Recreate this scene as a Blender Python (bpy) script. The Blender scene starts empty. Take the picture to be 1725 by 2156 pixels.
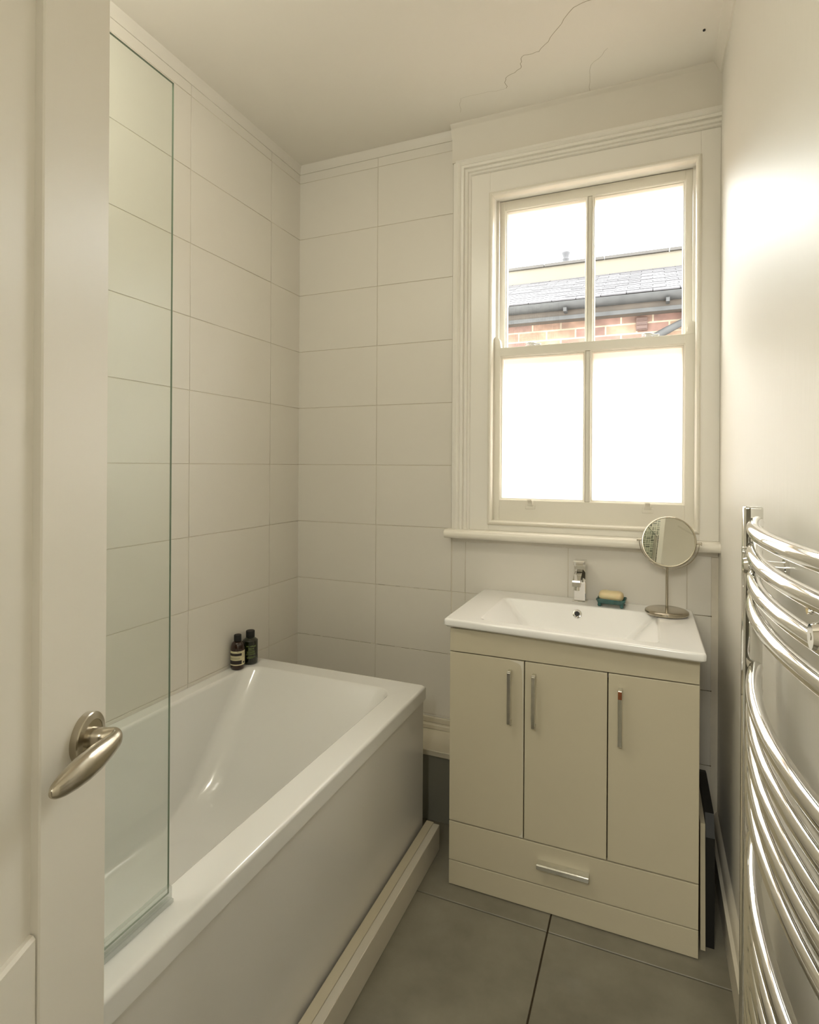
import bpy, bmesh, math, random
from mathutils import Vector, Matrix
random.seed(7)
PI = math.pi
SC = bpy.context.scene
COL = SC.collection

# ---------------------------------------------------------------- camera
CAM = Vector((1.446, -2.149, 1.309))
YAW, ROLL, FPX, PY = -0.3994, 0.0061, 1198.6, 980.6
fwd = Vector((math.sin(YAW), math.cos(YAW), 0))
r0 = Vector((math.cos(YAW), -math.sin(YAW), 0)); u0 = Vector((0, 0, 1))
rgt = r0*math.cos(ROLL) + u0*math.sin(ROLL)
upv = -r0*math.sin(ROLL) + u0*math.cos(ROLL)
cd = bpy.data.cameras.new('camera'); cam = bpy.data.objects.new('camera', cd); COL.objects.link(cam)
cam.matrix_world = Matrix(((rgt.x, upv.x, -fwd.x, CAM.x), (rgt.y, upv.y, -fwd.y, CAM.y), (rgt.z, upv.z, -fwd.z, CAM.z), (0, 0, 0, 1)))
cd.sensor_fit = 'HORIZONTAL'; cd.sensor_width = 36; cd.lens = 36*FPX/1725
cd.shift_y = -(1078-PY)/1725*1.0
cd.clip_start = 0.02
SC.camera = cam

# ---------------------------------------------------------------- world, lights, exposure
SKY = 6.6
w = bpy.data.worlds.new('sky'); SC.world = w; w.use_nodes = True
bg = w.node_tree.nodes['Background']; bg.inputs[0].default_value = (0.97, 1.0, 0.995, 1); bg.inputs[1].default_value = SKY
def area(name, loc, rot, sx, sy, power, colr):
    l = bpy.data.lights.new(name, 'AREA'); l.shape = 'RECTANGLE'; l.size = sx; l.size_y = sy; l.energy = power; l.color = colr
    o = bpy.data.objects.new(name, l); o.location = loc; o.rotation_euler = rot; COL.objects.link(o); return o
# unseen fill light added on the landing side, behind the camera
area('rear_fill_light', (1.10, -3.2, 2.35), (math.radians(62), 0, 0), 0.8, 0.6, 26, (1.0, 0.97, 0.84))
# added fill point light, unseen above the near end of the bath
pl_ = bpy.data.lights.new('upper_fill_light', 'POINT'); pl_.energy = 6.2; pl_.shadow_soft_size = .09; pl_.color = (1.0, .975, .84)
po = bpy.data.objects.new('upper_fill_light', pl_); po.location = (0.45, -1.60, 2.46); COL.objects.link(po)
SC.view_settings.view_transform = 'Standard'; SC.view_settings.look = 'None'
SC.view_settings.gamma = 1; SC.view_settings.use_curve_mapping = False
SC.view_settings.exposure = 1.15

# ---------------------------------------------------------------- materials
def lin(c):
    return tuple((x/12.92 if x <= .04045 else ((x+.055)/1.055)**2.4) for x in (v/255 for v in c)) + (1,)
def mat(name, base, rough=.5, metal=0, spec=.5, coat=0, noise=None, bump=None, lincol=False):
    m = bpy.data.materials.new(name); m.use_nodes = True
    nt = m.node_tree; b = nt.nodes['Principled BSDF']
    c = base if lincol else lin(base)
    b.inputs['Base Color'].default_value = c
    b.inputs['Roughness'].default_value = rough; b.inputs['Metallic'].default_value = metal
    b.inputs['Specular IOR Level'].default_value = spec
    if coat: b.inputs['Coat Weight'].default_value = coat; b.inputs['Coat Roughness'].default_value = .05
    tc = nt.nodes.new('ShaderNodeTexCoord')
    if noise:   # (scale, amount, detail)
        n = nt.nodes.new('ShaderNodeTexNoise'); n.inputs['Scale'].default_value = noise[0]; n.inputs['Detail'].default_value = 5
        nt.links.new(tc.outputs['Object'], n.inputs['Vector'])
        mx = nt.nodes.new('ShaderNodeMix'); mx.data_type = 'RGBA'
        mx.inputs[6].default_value = tuple(v*(1-noise[1]) for v in c[:3])+(1,)
        mx.inputs[7].default_value = tuple(min(1, v*(1+noise[1])) for v in c[:3])+(1,)
        nt.links.new(n.outputs['Fac'], mx.inputs[0]); nt.links.new(mx.outputs[2], b.inputs['Base Color'])
    if bump:    # (scale vec, strength, distance)
        mp = nt.nodes.new('ShaderNodeMapping'); mp.inputs['Scale'].default_value = bump[0]
        n2 = nt.nodes.new('ShaderNodeTexNoise'); n2.inputs['Scale'].default_value = 1; n2.inputs['Detail'].default_value = 4
        bp_ = nt.nodes.new('ShaderNodeBump'); bp_.inputs['Strength'].default_value = bump[1]; bp_.inputs['Distance'].default_value = bump[2]
        nt.links.new(tc.outputs['Object'], mp.inputs[0]); nt.links.new(mp.outputs[0], n2.inputs['Vector'])
        nt.links.new(n2.outputs['Fac'], bp_.inputs['Height']); nt.links.new(bp_.outputs[0], b.inputs['Normal'])
    return m
M = {}
M['tile'] = mat('cream_painted_tile', (228, 223, 213), .32, spec=.4, noise=(3, .02), bump=((9, 9, 9), .10, .01))
M['grout'] = mat('cream_grout', (222, 214, 198), .8, noise=(30, .08))
M['wall'] = mat('cream_satin_wall_paint', (226, 222, 212), .46, spec=.5, noise=(4, .015), bump=((60, 60, 14), .12, .004))
M['plain'] = mat('cream_wall_paint', (226, 220, 208), .5, noise=(4, .02), bump=((14, 14, 14), .1, .01))
M['landing'] = mat('reflection_dark_landing', (92, 88, 76), .6)  # olive darkened on purpose so the chrome upright reflects a dark landing
M['ceil'] = mat('ceiling_emulsion', (240, 235, 225), .75, noise=(3, .02), bump=((20, 20, 20), .12, .006))
M['trim'] = mat('window_gloss_paint', (242, 238, 229), .32, noise=(8, .015), bump=((40, 40, 40), .05, .003))
M['door'] = mat('door_eggshell_paint', (230, 225, 214), .38, noise=(5, .015), bump=((120, 120, 10), .06, .002))
M['sash'] = mat('sash_gloss_paint', (238, 233, 220), .28)
M['acrylic'] = mat('white_acrylic', (238, 237, 233), .12, coat=.3)
M['panel'] = mat('bath_panel_acrylic', (226, 223, 217), .16, coat=.2)
M['ceramic'] = mat('white_ceramic', (250, 249, 247), .08, coat=.5)
M['cab'] = mat('cream_gloss_cabinet', (202, 193, 169), .36, spec=.4, noise=(6, .02))
M['cabdark'] = mat('cabinet_carcass', (96, 84, 60), .7)
M['plinth'] = mat('painted_skirting', (216, 209, 194), .4, noise=(12, .03))
M['batten'] = mat('painted_batten', (214, 204, 180), .45)
M['box'] = mat('boxing_paint', (214, 206, 186), .45, noise=(10, .03))
M['boxgrey'] = mat('grey_boxing_panel', (138, 136, 124), .4, noise=(10, .03))
M['chrome'] = mat('chrome', (232, 231, 228), .045, metal=1)
M['chromeworn'] = mat('worn_chrome', (220, 219, 212), .16, metal=1, noise=(60, .15))
M['rust'] = mat('rust_stain', (132, 76, 40), .8, noise=(80, .4))
M['nickel'] = mat('brushed_nickel', (186, 178, 162), .24, metal=1, bump=((200, 20, 200), .05, .001))
M['mirror'] = mat('mirror_glass', (225, 226, 220), .004, metal=1)
M['black'] = mat('black_plastic', (16, 17, 17), .55)
M['amber'] = mat('amber_glass', (44, 20, 10), .08, coat=.5)
M['green'] = mat('green_glass', (24, 30, 12), .08, coat=.5)
M['label'] = mat('paper_label', (214, 206, 168), .6)
M['ink'] = mat('label_ink', (40, 32, 32), .6)
M['inkgreen'] = mat('pale_green_print', (150, 168, 96), .6)
M['soap'] = mat('cream_soap', (232, 214, 170), .42)
M['soap'].node_tree.nodes['Principled BSDF'].inputs['Subsurface Weight'].default_value = .15
M['soap'].node_tree.nodes['Principled BSDF'].inputs['Subsurface Scale'].default_value = .01
M['teal'] = mat('teal_glazed_ceramic', (44, 92, 88), .18, coat=.4, noise=(90, .45))
M['crack'] = mat('plaster_crack', (148, 136, 108), .9)
M['mould'] = mat('dark_mould_specks', (70, 56, 34), .9)
M['slate'] = mat('weathered_slate', (60, 57, 59), .7, noise=(9, .25))
M['gutter'] = mat('old_black_gutter', (42, 41, 40), .7, noise=(14, .75))
M['fascia'] = mat('dark_timber_fascia', (54, 46, 38), .8, noise=(14, .5))
M['render'] = mat('cream_render', (92, 85, 72), .8, noise=(4, .06))
M['coping'] = mat('grey_coping', (58, 54, 50), .8, noise=(9, .2))
M['clay'] = mat('grey_clay_pot', (64, 63, 65), .8)
M['vent'] = mat('brown_plastic_vent', (70, 50, 42), .6)
M['ground'] = mat('concrete_ground', (120, 112, 100), .9, noise=(3, .1))
M['jointdark'] = mat('joint_dark', (60, 48, 28), .9)  # dark brown of the floor joints and the roof deck

def glass_mat(name, tint, ior=1.45, refl=1.0):
    m = bpy.data.materials.new(name); m.use_nodes = True; nt = m.node_tree; nt.nodes.clear()
    o = nt.nodes.new('ShaderNodeOutputMaterial'); t = nt.nodes.new('ShaderNodeBsdfTransparent'); g = nt.nodes.new('ShaderNodeBsdfGlossy')
    t.inputs[0].default_value = tint; g.inputs['Roughness'].default_value = .01
    lw = nt.nodes.new('ShaderNodeLayerWeight'); p5 = nt.nodes.new('ShaderNodeMath'); p5.operation = 'POWER'; p5.inputs[1].default_value = 5
    lw.inputs[0].default_value = .5; nt.links.new(lw.outputs['Facing'], p5.inputs[0])
    f = nt.nodes.new('ShaderNodeMath'); f.operation = 'MULTIPLY_ADD'; f.inputs[1].default_value = .92*refl; f.inputs[2].default_value = .04*refl
    nt.links.new(p5.outputs[0], f.inputs[0]); mx = nt.nodes.new('ShaderNodeMixShader')
    nt.links.new(f.outputs[0], mx.inputs[0]); nt.links.new(t.outputs[0], mx.inputs[1]); nt.links.new(g.outputs[0], mx.inputs[2]); nt.links.new(mx.outputs[0], o.inputs[0])
    return m
M['glass'] = glass_mat('clear_window_glass', (.97, .98, .97, 1))
M['screenglass'] = glass_mat('bath_screen_glass', (.965, .985, .968, 1), 1.35, .8)
M['glassedge'] = mat('green_glass_edge', (128, 144, 126), .15)
M['frost'] = None
def frost():
    m = bpy.data.materials.new('frosted_film_glass'); m.use_nodes = True; nt = m.node_tree; nt.nodes.clear()
    o = nt.nodes.new('ShaderNodeOutputMaterial'); t = nt.nodes.new('ShaderNodeBsdfTranslucent'); g = nt.nodes.new('ShaderNodeBsdfGlossy')
    t.inputs[0].default_value = (.76, .73, .69, 1); g.inputs['Roughness'].default_value = .15
    mx = nt.nodes.new('ShaderNodeMixShader'); mx.inputs[0].default_value = .04
    nt.links.new(t.outputs[0], mx.inputs[1]); nt.links.new(g.outputs[0], mx.inputs[2]); nt.links.new(mx.outputs[0], o.inputs[0])
    return m
M['frost'] = frost()
def seal_mat():
    m = bpy.data.materials.new('clear_vinyl_seal'); m.use_nodes = True; nt = m.node_tree; nt.nodes.clear()
    o = nt.nodes.new('ShaderNodeOutputMaterial'); t = nt.nodes.new('ShaderNodeBsdfTransparent'); g = nt.nodes.new('ShaderNodeBsdfPrincipled')
    t.inputs[0].default_value = (.94, .955, .95, 1); g.inputs['Base Color'].default_value = lin((224, 226, 222)); g.inputs['Roughness'].default_value = .2
    mx = nt.nodes.new('ShaderNodeMixShader'); mx.inputs[0].default_value = .28
    nt.links.new(t.outputs[0], mx.inputs[1]); nt.links.new(g.outputs[0], mx.inputs[2]); nt.links.new(mx.outputs[0], o.inputs[0])
    return m
M['seal'] = seal_mat()

def brick_mat(name, c1, c2, mortar, sc, bw, bh, ms, rough=.85, noise_amt=.35, offset=.5):
    m = bpy.data.materials.new(name); m.use_nodes = True; nt = m.node_tree; b = nt.nodes['Principled BSDF']; b.inputs['Roughness'].default_value = rough
    tc = nt.nodes.new('ShaderNodeTexCoord'); sp = nt.nodes.new('ShaderNodeSeparateXYZ'); cb = nt.nodes.new('ShaderNodeCombineXYZ')
    nt.links.new(tc.outputs['Object'], sp.inputs[0]); nt.links.new(sp.outputs['X'], cb.inputs['X']); nt.links.new(sp.outputs['Z'], cb.inputs['Y'])
    bt = nt.nodes.new('ShaderNodeTexBrick'); bt.inputs['Color1'].default_value = lin(c1); bt.inputs['Color2'].default_value = lin(c2); bt.inputs['Mortar'].default_value = lin(mortar)
    bt.inputs['Scale'].default_value = sc; bt.inputs['Brick Width'].default_value = bw; bt.inputs['Row Height'].default_value = bh; bt.inputs['Mortar Size'].default_value = ms
    bt.offset = offset
    nt.links.new(cb.outputs[0], bt.inputs['Vector'])
    n = nt.nodes.new('ShaderNodeTexNoise'); n.inputs['Scale'].default_value = 11; n.inputs['Detail'].default_value = 6; nt.links.new(tc.outputs['Object'], n.inputs['Vector'])
    hs = nt.nodes.new('ShaderNodeMapRange'); hs.inputs[1].default_value = .3; hs.inputs[2].default_value = .7; hs.inputs[3].default_value = 1-noise_amt; hs.inputs[4].default_value = 1+noise_amt
    nt.links.new(n.outputs['Fac'], hs.inputs[0])
    mul = nt.nodes.new('ShaderNodeVectorMath'); mul.operation = 'SCALE'; nt.links.new(bt.outputs['Color'], mul.inputs[0]); nt.links.new(hs.outputs[0], mul.inputs['Scale'])
    nt.links.new(mul.outputs[0], b.inputs['Base Color'])
    return m
M['brick'] = brick_mat('london_stock_brick', (90, 66, 58), (108, 86, 68), (126, 114, 96), 1, .225, .075, .006)

def floor_mat():
    m = bpy.data.materials.new('grey_porcelain_floor'); m.use_nodes = True; nt = m.node_tree; b = nt.nodes['Principled BSDF']; b.inputs['Roughness'].default_value = .38
    tc = nt.nodes.new('ShaderNodeTexCoord')
    n = nt.nodes.new('ShaderNodeTexNoise'); n.inputs['Scale'].default_value = 3.2; n.inputs['Detail'].default_value = 9; n.inputs['Roughness'].default_value = .62
    nt.links.new(tc.outputs['Object'], n.inputs['Vector'])
    r = nt.nodes.new('ShaderNodeValToRGB'); r.color_ramp.elements[0].position = .3; r.color_ramp.elements[0].color = lin((112, 107, 93)); r.color_ramp.elements[1].position = .72; r.color_ramp.elements[1].color = lin((146, 141, 126))
    nt.links.new(n.outputs['Fac'], r.inputs[0]); nt.links.new(r.outputs[0], b.inputs['Base Color'])
    return m
M['floor'] = floor_mat()

def mosaic_mat():
    # small bricks laid in pairs, each pair turned against its neighbour
    m = bpy.data.materials.new('basketweave_mosaic'); m.use_nodes = True; nt = m.node_tree; b = nt.nodes['Principled BSDF']; b.inputs['Roughness'].default_value = .25
    tc = nt.nodes.new('ShaderNodeTexCoord'); sp = nt.nodes.new('ShaderNodeSeparateXYZ'); nt.links.new(tc.outputs['Object'], sp.inputs[0])
    def br(a, c):
        cb = nt.nodes.new('ShaderNodeCombineXYZ'); nt.links.new(sp.outputs[a], cb.inputs['X']); nt.links.new(sp.outputs[c], cb.inputs['Y'])
        bt = nt.nodes.new('ShaderNodeTexBrick'); bt.offset = 0
        bt.inputs['Color1'].default_value = lin((70, 72, 62)); bt.inputs['Color2'].default_value = lin((150, 150, 134)); bt.inputs['Mortar'].default_value = lin((196, 191, 172))
        bt.inputs['Scale'].default_value = 1; bt.inputs['Brick Width'].default_value = .032; bt.inputs['Row Height'].default_value = .016; bt.inputs['Mortar Size'].default_value = .0016
        nt.links.new(cb.outputs[0], bt.inputs['Vector']); return bt
    b1, b2 = br('X', 'Z'), br('Z', 'X')
    cb = nt.nodes.new('ShaderNodeCombineXYZ'); nt.links.new(sp.outputs['X'], cb.inputs['X']); nt.links.new(sp.outputs['Z'], cb.inputs['Y']); cb.inputs['Z'].default_value = .01
    ck = nt.nodes.new('ShaderNodeTexChecker'); ck.inputs['Scale'].default_value = 1/.032; nt.links.new(cb.outputs[0], ck.inputs['Vector'])
    mx = nt.nodes.new('ShaderNodeMix'); mx.data_type = 'RGBA'
    nt.links.new(ck.outputs['Fac'], mx.inputs[0]); nt.links.new(b1.outputs['Color'], mx.inputs[6]); nt.links.new(b2.outputs['Color'], mx.inputs[7]); nt.links.new(mx.outputs[2], b.inputs['Base Color'])
    return m
M['mosaic'] = mosaic_mat()

# ---------------------------------------------------------------- mesh helpers
def box(bm, x0, x1, y0, y1, z0, z1, bev=0, seg=1):
    vs = [bm.verts.new((x, y, z)) for x in (x0, x1) for y in (y0, y1) for z in (z0, z1)]
    f = [(0, 1, 3, 2), (4, 6, 7, 5), (0, 4, 5, 1), (2, 3, 7, 6), (0, 2, 6, 4), (1, 5, 7, 3)]
    fs = [bm.faces.new([vs[i] for i in q]) for q in f]
    if bev:
        es = list({e for q in fs for e in q.edges})
        bmesh.ops.bevel(bm, geom=es, offset=bev, segments=seg, affect='EDGES', profile=.5)
    return vs
def cyl(bm, p0, p1, r, seg=24, r1=None, caps=True):
    p0, p1 = Vector(p0), Vector(p1); d = (p1-p0).normalized()
    a = d.orthogonal().normalized(); b_ = d.cross(a); r1 = r if r1 is None else r1
    A = [bm.verts.new(p0+(a*math.cos(2*PI*i/seg)+b_*math.sin(2*PI*i/seg))*r) for i in range(seg)]
    B = [bm.verts.new(p1+(a*math.cos(2*PI*i/seg)+b_*math.sin(2*PI*i/seg))*r1) for i in range(seg)]
    for i in range(seg): bm.faces.new((A[i], A[(i+1) % seg], B[(i+1) % seg], B[i]))
    if caps: bm.faces.new(A[::-1]); bm.faces.new(B)
def tube(bm, pts, rad, seg=20, caps=True, up=Vector((0, 0, 1)), flat=None):
    pts = [Vector(p) for p in pts]; rings = []
    for i, p in enumerate(pts):
        t = (pts[min(i+1, len(pts)-1)]-pts[max(i-1, 0)]).normalized()
        s = t.cross(up)
        if s.length < 1e-4: s = t.orthogonal()
        s.normalize(); u = s.cross(t).normalized()
        r = rad[i] if isinstance(rad, (list, tuple)) else rad
        ra, rb = r if isinstance(r, tuple) else (r, r)
        rings.append([bm.verts.new(p+s*math.cos(2*PI*k/seg)*ra+u*math.sin(2*PI*k/seg)*rb) for k in range(seg)])
    for A, B in zip(rings, rings[1:]):
        for k in range(seg): bm.faces.new((A[k], A[(k+1) % seg], B[(k+1) % seg], B[k]))
    if caps: bm.faces.new(rings[0][::-1]); bm.faces.new(rings[-1])
def lathe(bm, prof, seg=40, loc=(0, 0, 0), sx=1, sy=1):
    L = Vector(loc); rings = []
    for r, z in prof:
        if r < 1e-6: rings.append([bm.verts.new(L+Vector((0, 0, z)))])
        else: rings.append([bm.verts.new(L+Vector((r*sx*math.cos(2*PI*k/seg), r*sy*math.sin(2*PI*k/seg), z))) for k in range(seg)])
    for A, B in zip(rings, rings[1:]):
        for k in range(seg):
            if len(A) == 1 and len(B) == 1: continue
            if len(A) == 1: bm.faces.new((A[0], B[k], B[(k+1) % seg]))
            elif len(B) == 1: bm.faces.new((A[k], A[(k+1) % seg], B[0]))
            else: bm.faces.new((A[k], A[(k+1) % seg], B[(k+1) % seg], B[k]))
def prism(bm, prof, axis, a0, a1, m0=0, m1=0, mdir=0):
    """profile of 2D points swept along an axis. axis 'x': pts are (y,z); 'z': (x,y); 'y': (x,z). m0/m1: mitre, shift ends by k*coord"""
    def P(p, a):
        if axis == 'x': return (a, p[0], p[1])
        if axis == 'y': return (p[0], a, p[1])
        return (p[0], p[1], a)
    A = [bm.verts.new(P(p, a0+m0*p[mdir])) for p in prof]; B = [bm.verts.new(P(p, a1+m1*p[mdir])) for p in prof]
    n = len(prof)
    for i in range(n): bm.faces.new((A[i], A[(i+1) % n], B[(i+1) % n], B[i]))
    bm.faces.new(A[::-1]); bm.faces.new(B)
def obj(name, bm, m, parent=None, smooth=None, loc=None, rot=None):
    bmesh.ops.recalc_face_normals(bm, faces=bm.faces)
    me = bpy.data.meshes.new(name); bm.to_mesh(me); bm.free()
    for mm in (m if isinstance(m, (list, tuple)) else [m]): me.materials.append(mm)
    if smooth is not None:
        me.shade_smooth() if hasattr(me, 'shade_smooth') else None
        me.set_sharp_from_angle(angle=math.radians(smooth))
    o = bpy.data.objects.new(name, me); COL.objects.link(o)
    if parent: o.parent = parent
    if loc: o.location = loc
    if rot: o.rotation_euler = rot
    return o
def wn(o):
    m_ = o.modifiers.new('weighted_normal', 'WEIGHTED_NORMAL'); m_.keep_sharp = True; m_.weight = 90; return o
def struct(o): o['kind'] = 'structure'; return o
def tag(o, label, cat, group=None, kind=None):
    o['label'] = label; o['category'] = cat
    if group: o['group'] = group
    if kind: o['kind'] = kind
    return o
def empty(name, loc=(0, 0, 0), rot=(0, 0, 0)):
    o = bpy.data.objects.new(name, None); COL.objects.link(o); o.location = loc; o.rotation_euler = rot; o.empty_display_size = .05; return o
def B(): return bmesh.new()
def mi(bm, start, idx):
    bm.faces.ensure_lookup_table()
    for f in bm.faces[start:]: f.material_index = idx

# ---------------------------------------------------------------- room
W, H = 1.659, 2.638
WX0, WX1, WZ0, WZ1 = .874, 1.600, 1.085, 2.362        # window opening in the back wall
bm = B(); 
# back wall around the opening, with tile field to the left and below
box(bm, -.12, WX0, -.0010, .26, -.1, H+.1); box(bm, WX1, W+.12, -.0010, .26, -.1, H+.1)
box(bm, WX0, WX1, -.0010, .26, -.1, WZ0); box(bm, WX0, WX1, -.0010, .26, WZ1, H+.1)
n0 = len(bm.faces)
def tiles_back(bm, x0, x1, z0, z1):
    xs = [-.40+.005+.392*k for k in range(8)]; zs = [.061+.25*k for k in range(-1, 12)]
    for a in xs:
        for c in zs:
            X0, X1, Z0, Z1 = max(a+.0010, x0), min(a+.392-.0010, x1), max(c+.0010, z0), min(c+.25-.0010, z1)
            if X1-X0 > .012 and Z1-Z0 > .012: box(bm, X0, X1, -.003, .006, Z0, Z1, .0009, 1)
tiles_back(bm, .0, .722, .0, 2.600); tiles_back(bm, .726, 1.638, .0, 1.040)
mi(bm, n0, 1)
back = struct(obj('wall_back', bm, [M['grout'], M['tile']], smooth=40))
M['grime'] = mat('joint_grime', (128, 112, 78), .9, noise=(60, .3))
bm = B()
def grime(x0, x1, z0, z1):
    bm.faces.new([bm.verts.new(p) for p in ((x0, -.0012, z0), (x1, -.0012, z0), (x1, -.0012, z1), (x0, -.0012, z1))])
x = .004
while x < .86:
    w_ = random.uniform(.03, .12); grime(x, min(x+w_, .86), .5606, .5606+random.uniform(.0008, .0016)); x += w_+random.uniform(.002, .03)
x = .40
while x < .72:
    w_ = random.uniform(.01, .04); grime(x, x+w_, .8108, .8116); x += w_+random.uniform(.02, .09)
for z in (.311, .561, .811): grime(1.590, 1.640, z-.0006, z+.0010); grime(1.628, 1.640, z-.002, z+.002)
obj('joint_grime', bm, M['grime'], back)
bm = B(); box(bm, -.12, .0010, -2.15, .26, -.1, H+.1)
n0 = len(bm.faces)
ys = [.19, -.21, -.657, -1.06, -1.46, -1.86, -2.26]
for a, b_ in zip(ys, ys[1:]):
    for k in range(-1, 11):
        c = .061+.25*k
        Y1, Y0, Z0, Z1 = min(a-.0010, 0), max(b_+.0010, -2.03), max(c+.0010, 0), min(c+.25-.0010, 2.600)
        if Y1-Y0 > .012 and Z1-Z0 > .012: box(bm, -.006, .003, Y0, Y1, Z0, Z1, .0009, 1)
mi(bm, n0, 1)
struct(obj('wall_left', bm, [M['grout'], M['tile']], smooth=40))
bm = B(); box(bm, W, W+.12, -2.60, .26, -.1, H+.1)
struct(obj('wall_right', bm, M['wall']))
bm = B(); box(bm, -.12, .80, -2.15, -2.032, -.1, H+.1)
struct(obj('wall_near_bath_end', bm, M['mosaic']))
bm = B(); box(bm, .70, .80, -2.50, -2.15, -.1, H+.1); box(bm, .70, 1.10, -2.60, -2.50, -.1, H+.1)
box(bm, 1.10, 1.659, -2.60, -2.50, 2.10, H+.1)
struct(obj('wall_near', bm, M['plain']))
bm = B()
box(bm, .0, 2.3, -4.2, -4.1, -.1, H+.1); box(bm, -.1, 0, -4.2, -2.5, -.1, H+.1); box(bm, 2.2, 2.3, -4.2, -2.5, -.1, H+.1)
box(bm, 1.779, 2.3, -2.6, -2.5, -.1, H+.1); box(bm, -.1, .7, -2.6, -2.5, -.1, H+.1)
struct(obj('wall_landing', bm, M['landing']))
# floor: large grey tiles with open joints
bm = B(); box(bm, -.12, 2.3, -4.2, .26, -.12, -.004); n0 = len(bm.faces)
fx = [-.012, .588, 1.188, 1.788, 2.388]; fy = [.08, -.52, -1.12, -1.72, -2.32, -2.92, -3.52, -4.12]
for a, b_ in zip(fx, fx[1:]):
    for c, d in zip(fy, fy[1:]): box(bm, a+.0022, b_-.0022, d+.0022, min(c, .003)-.0022, -.01, 0, .001, 1)
mi(bm, n0, 1)
struct(obj('floor', bm, [M['jointdark'], M['floor']]))
bm = B(); box(bm, -.12, 2.3, -4.2, .26, H, H+.12); ceiling = struct(obj('ceiling', bm, M['ceil']))
# hairline cracks and a fixing hole in the ceiling plaster
def strip(bm, pts, w_, z):
    for (xa, ya), (xb, yb) in zip(pts, pts[1:]):
        d = Vector((xb-xa, yb-ya)); 
        n = Vector((-d.y, d.x)).normalized()*w_/2
        bm.faces.new([bm.verts.new((p[0], p[1], z)) for p in ((xa+n.x, ya+n.y), (xb+n.x, yb+n.y), (xb-n.x, yb-n.y), (xa-n.x, ya-n.y))])
def jag(pts, k=5, a=.004):
    out = [pts[0]]
    for p, q in zip(pts, pts[1:]):
        for i in range(1, k+1):
            t = i/k; j = a if i < k else 0
            out.append((p[0]+(q[0]-p[0])*t+random.uniform(-j, j), p[1]+(q[1]-p[1])*t+random.uniform(-j, j)))
    return out
bm = B()
strip(bm, jag([(1.33, -.47), (1.235, -.45), (1.165, -.371), (1.112, -.312), (1.058, -.311), (1.042, -.258), (.984, -.229), (.974, -.177)]), .0014, H-.0006)
strip(bm, jag([(1.316, -.244), (1.26, -.185), (1.244, -.041)]), .0007, H-.0006)
strip(bm, jag([(.974, -.177), (.81, -.185), (.783, -.107)]), .0005, H-.0006)
obj('plaster_crack', bm, M['crack'], ceiling)
bm = B(); cyl(bm, (1.591, -.212, H-.003), (1.591, -.212, H+.01), .004, 10); obj('fixing_hole', bm, M['black'], ceiling)

# thin cornice strips where tiles stop short of the ceiling
bm = B(); prism(bm, [(-.003, 2.600), (.004, 2.601), (.006, H-.012), (.014, H), (-.003, H)], 'y', -2.03, 0)
struct(obj('trim_1', bm, M['tile'], smooth=50))
bm = B(); prism(bm, [(0.003, 2.600), (-.004, 2.601), (-.006, H-.010), (-.012, H), (.003, H)], 'x', 0, .723)
struct(obj('trim_2', bm, M['tile'], smooth=50))
bm = B(); prism(bm, [(W+.001, H), (W-.028, H), (W-.026, H-.005), (W-.012, H-.018), (W-.006, H-.034), (W+.001, H-.036)], 'y', -2.5, -.03)
struct(obj('trim_3', bm, M['plain'], smooth=50))
# boxed frieze over the window
bm = B(); prism(bm, [(.004, 2.500), (-.020, 2.500), (-.022, 2.585), (-.030, 2.598), (-.038, 2.620), (-.040, H-.012), (-.048, H-.008), (-.050, H), (.004, H)], 'x', .723, W)
struct(obj('trim_4', bm, M['plain'], smooth=50))

# ---------------------------------------------------------------- window
win = struct(empty('window_1', (1.237, 0, WZ0)))
def wobj(name, bm, m, smooth=None, parent=None):
    o = obj(name, bm, m, smooth=smooth)
    o.parent = parent or win
    o.matrix_parent_inverse = (Matrix.Identity(4) if parent else Matrix.Translation(-Vector((1.237, 0, WZ0))))
    return o
# architrave: left leg and head with a moulded section (u = distance in from the outer edge, v = projection)
ARC = [(0, 0), (0, .020), (.010, .022), (.0115, .030), (.022, .034), (.028, .030), (.031, .026), (.037, .032), (.045, .030), (.047, .022), (.053, .027), (.060, .024), (.062, .016), (.070, .018), (.074, .012), (.076, 0)]
bm = B()
xo, zo = .727, 2.515
A = [bm.verts.new((xo+u, .004-v, 1.063)) for u, v in ARC]; Bv = [bm.verts.new((xo+u, .004-v, zo-u)) for u, v in ARC]; Cv = [bm.verts.new((W, .004-v, zo-u)) for u, v in ARC]
for P_, Q_ in ((A, Bv), (Bv, Cv)):
    for i in range(len(ARC)-1): bm.faces.new((P_[i], P_[i+1], Q_[i+1], Q_[i]))
wobj('architrave', bm, M['trim'], 30)
# flat box lining, face of the sash box
bm = B()
box(bm, .80, WX0, -.010, .02, 1.063, 2.44, .001); box(bm, WX1, W, -.010, .02, 1.063, 2.44, .001); box(bm, WX0, WX1, -.010, .02, WZ1, 2.44, .001); box(bm, WX0, WX1, -.010, .02, 1.063, WZ0, .001)
# jamb lining behind
box(bm, WX0-.004, .884, .012, .24, WZ0-.01, WZ1, 0); box(bm, 1.590, WX1+.004, .012, .24, WZ0-.01, WZ1, 0); box(bm, WX0, WX1, .012, .24, WZ1-.008, WZ1+.01, 0); box(bm, WX0, WX1, .05, .24, WZ0-.01, WZ0+.012, 0)
# parting beads
box(bm, .884, .894, .052, .060, 1.10, 2.354); box(bm, 1.580, 1.590, .052, .060, 1.10, 2.354)
wobj('box_lining', bm, M['trim'])
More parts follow.
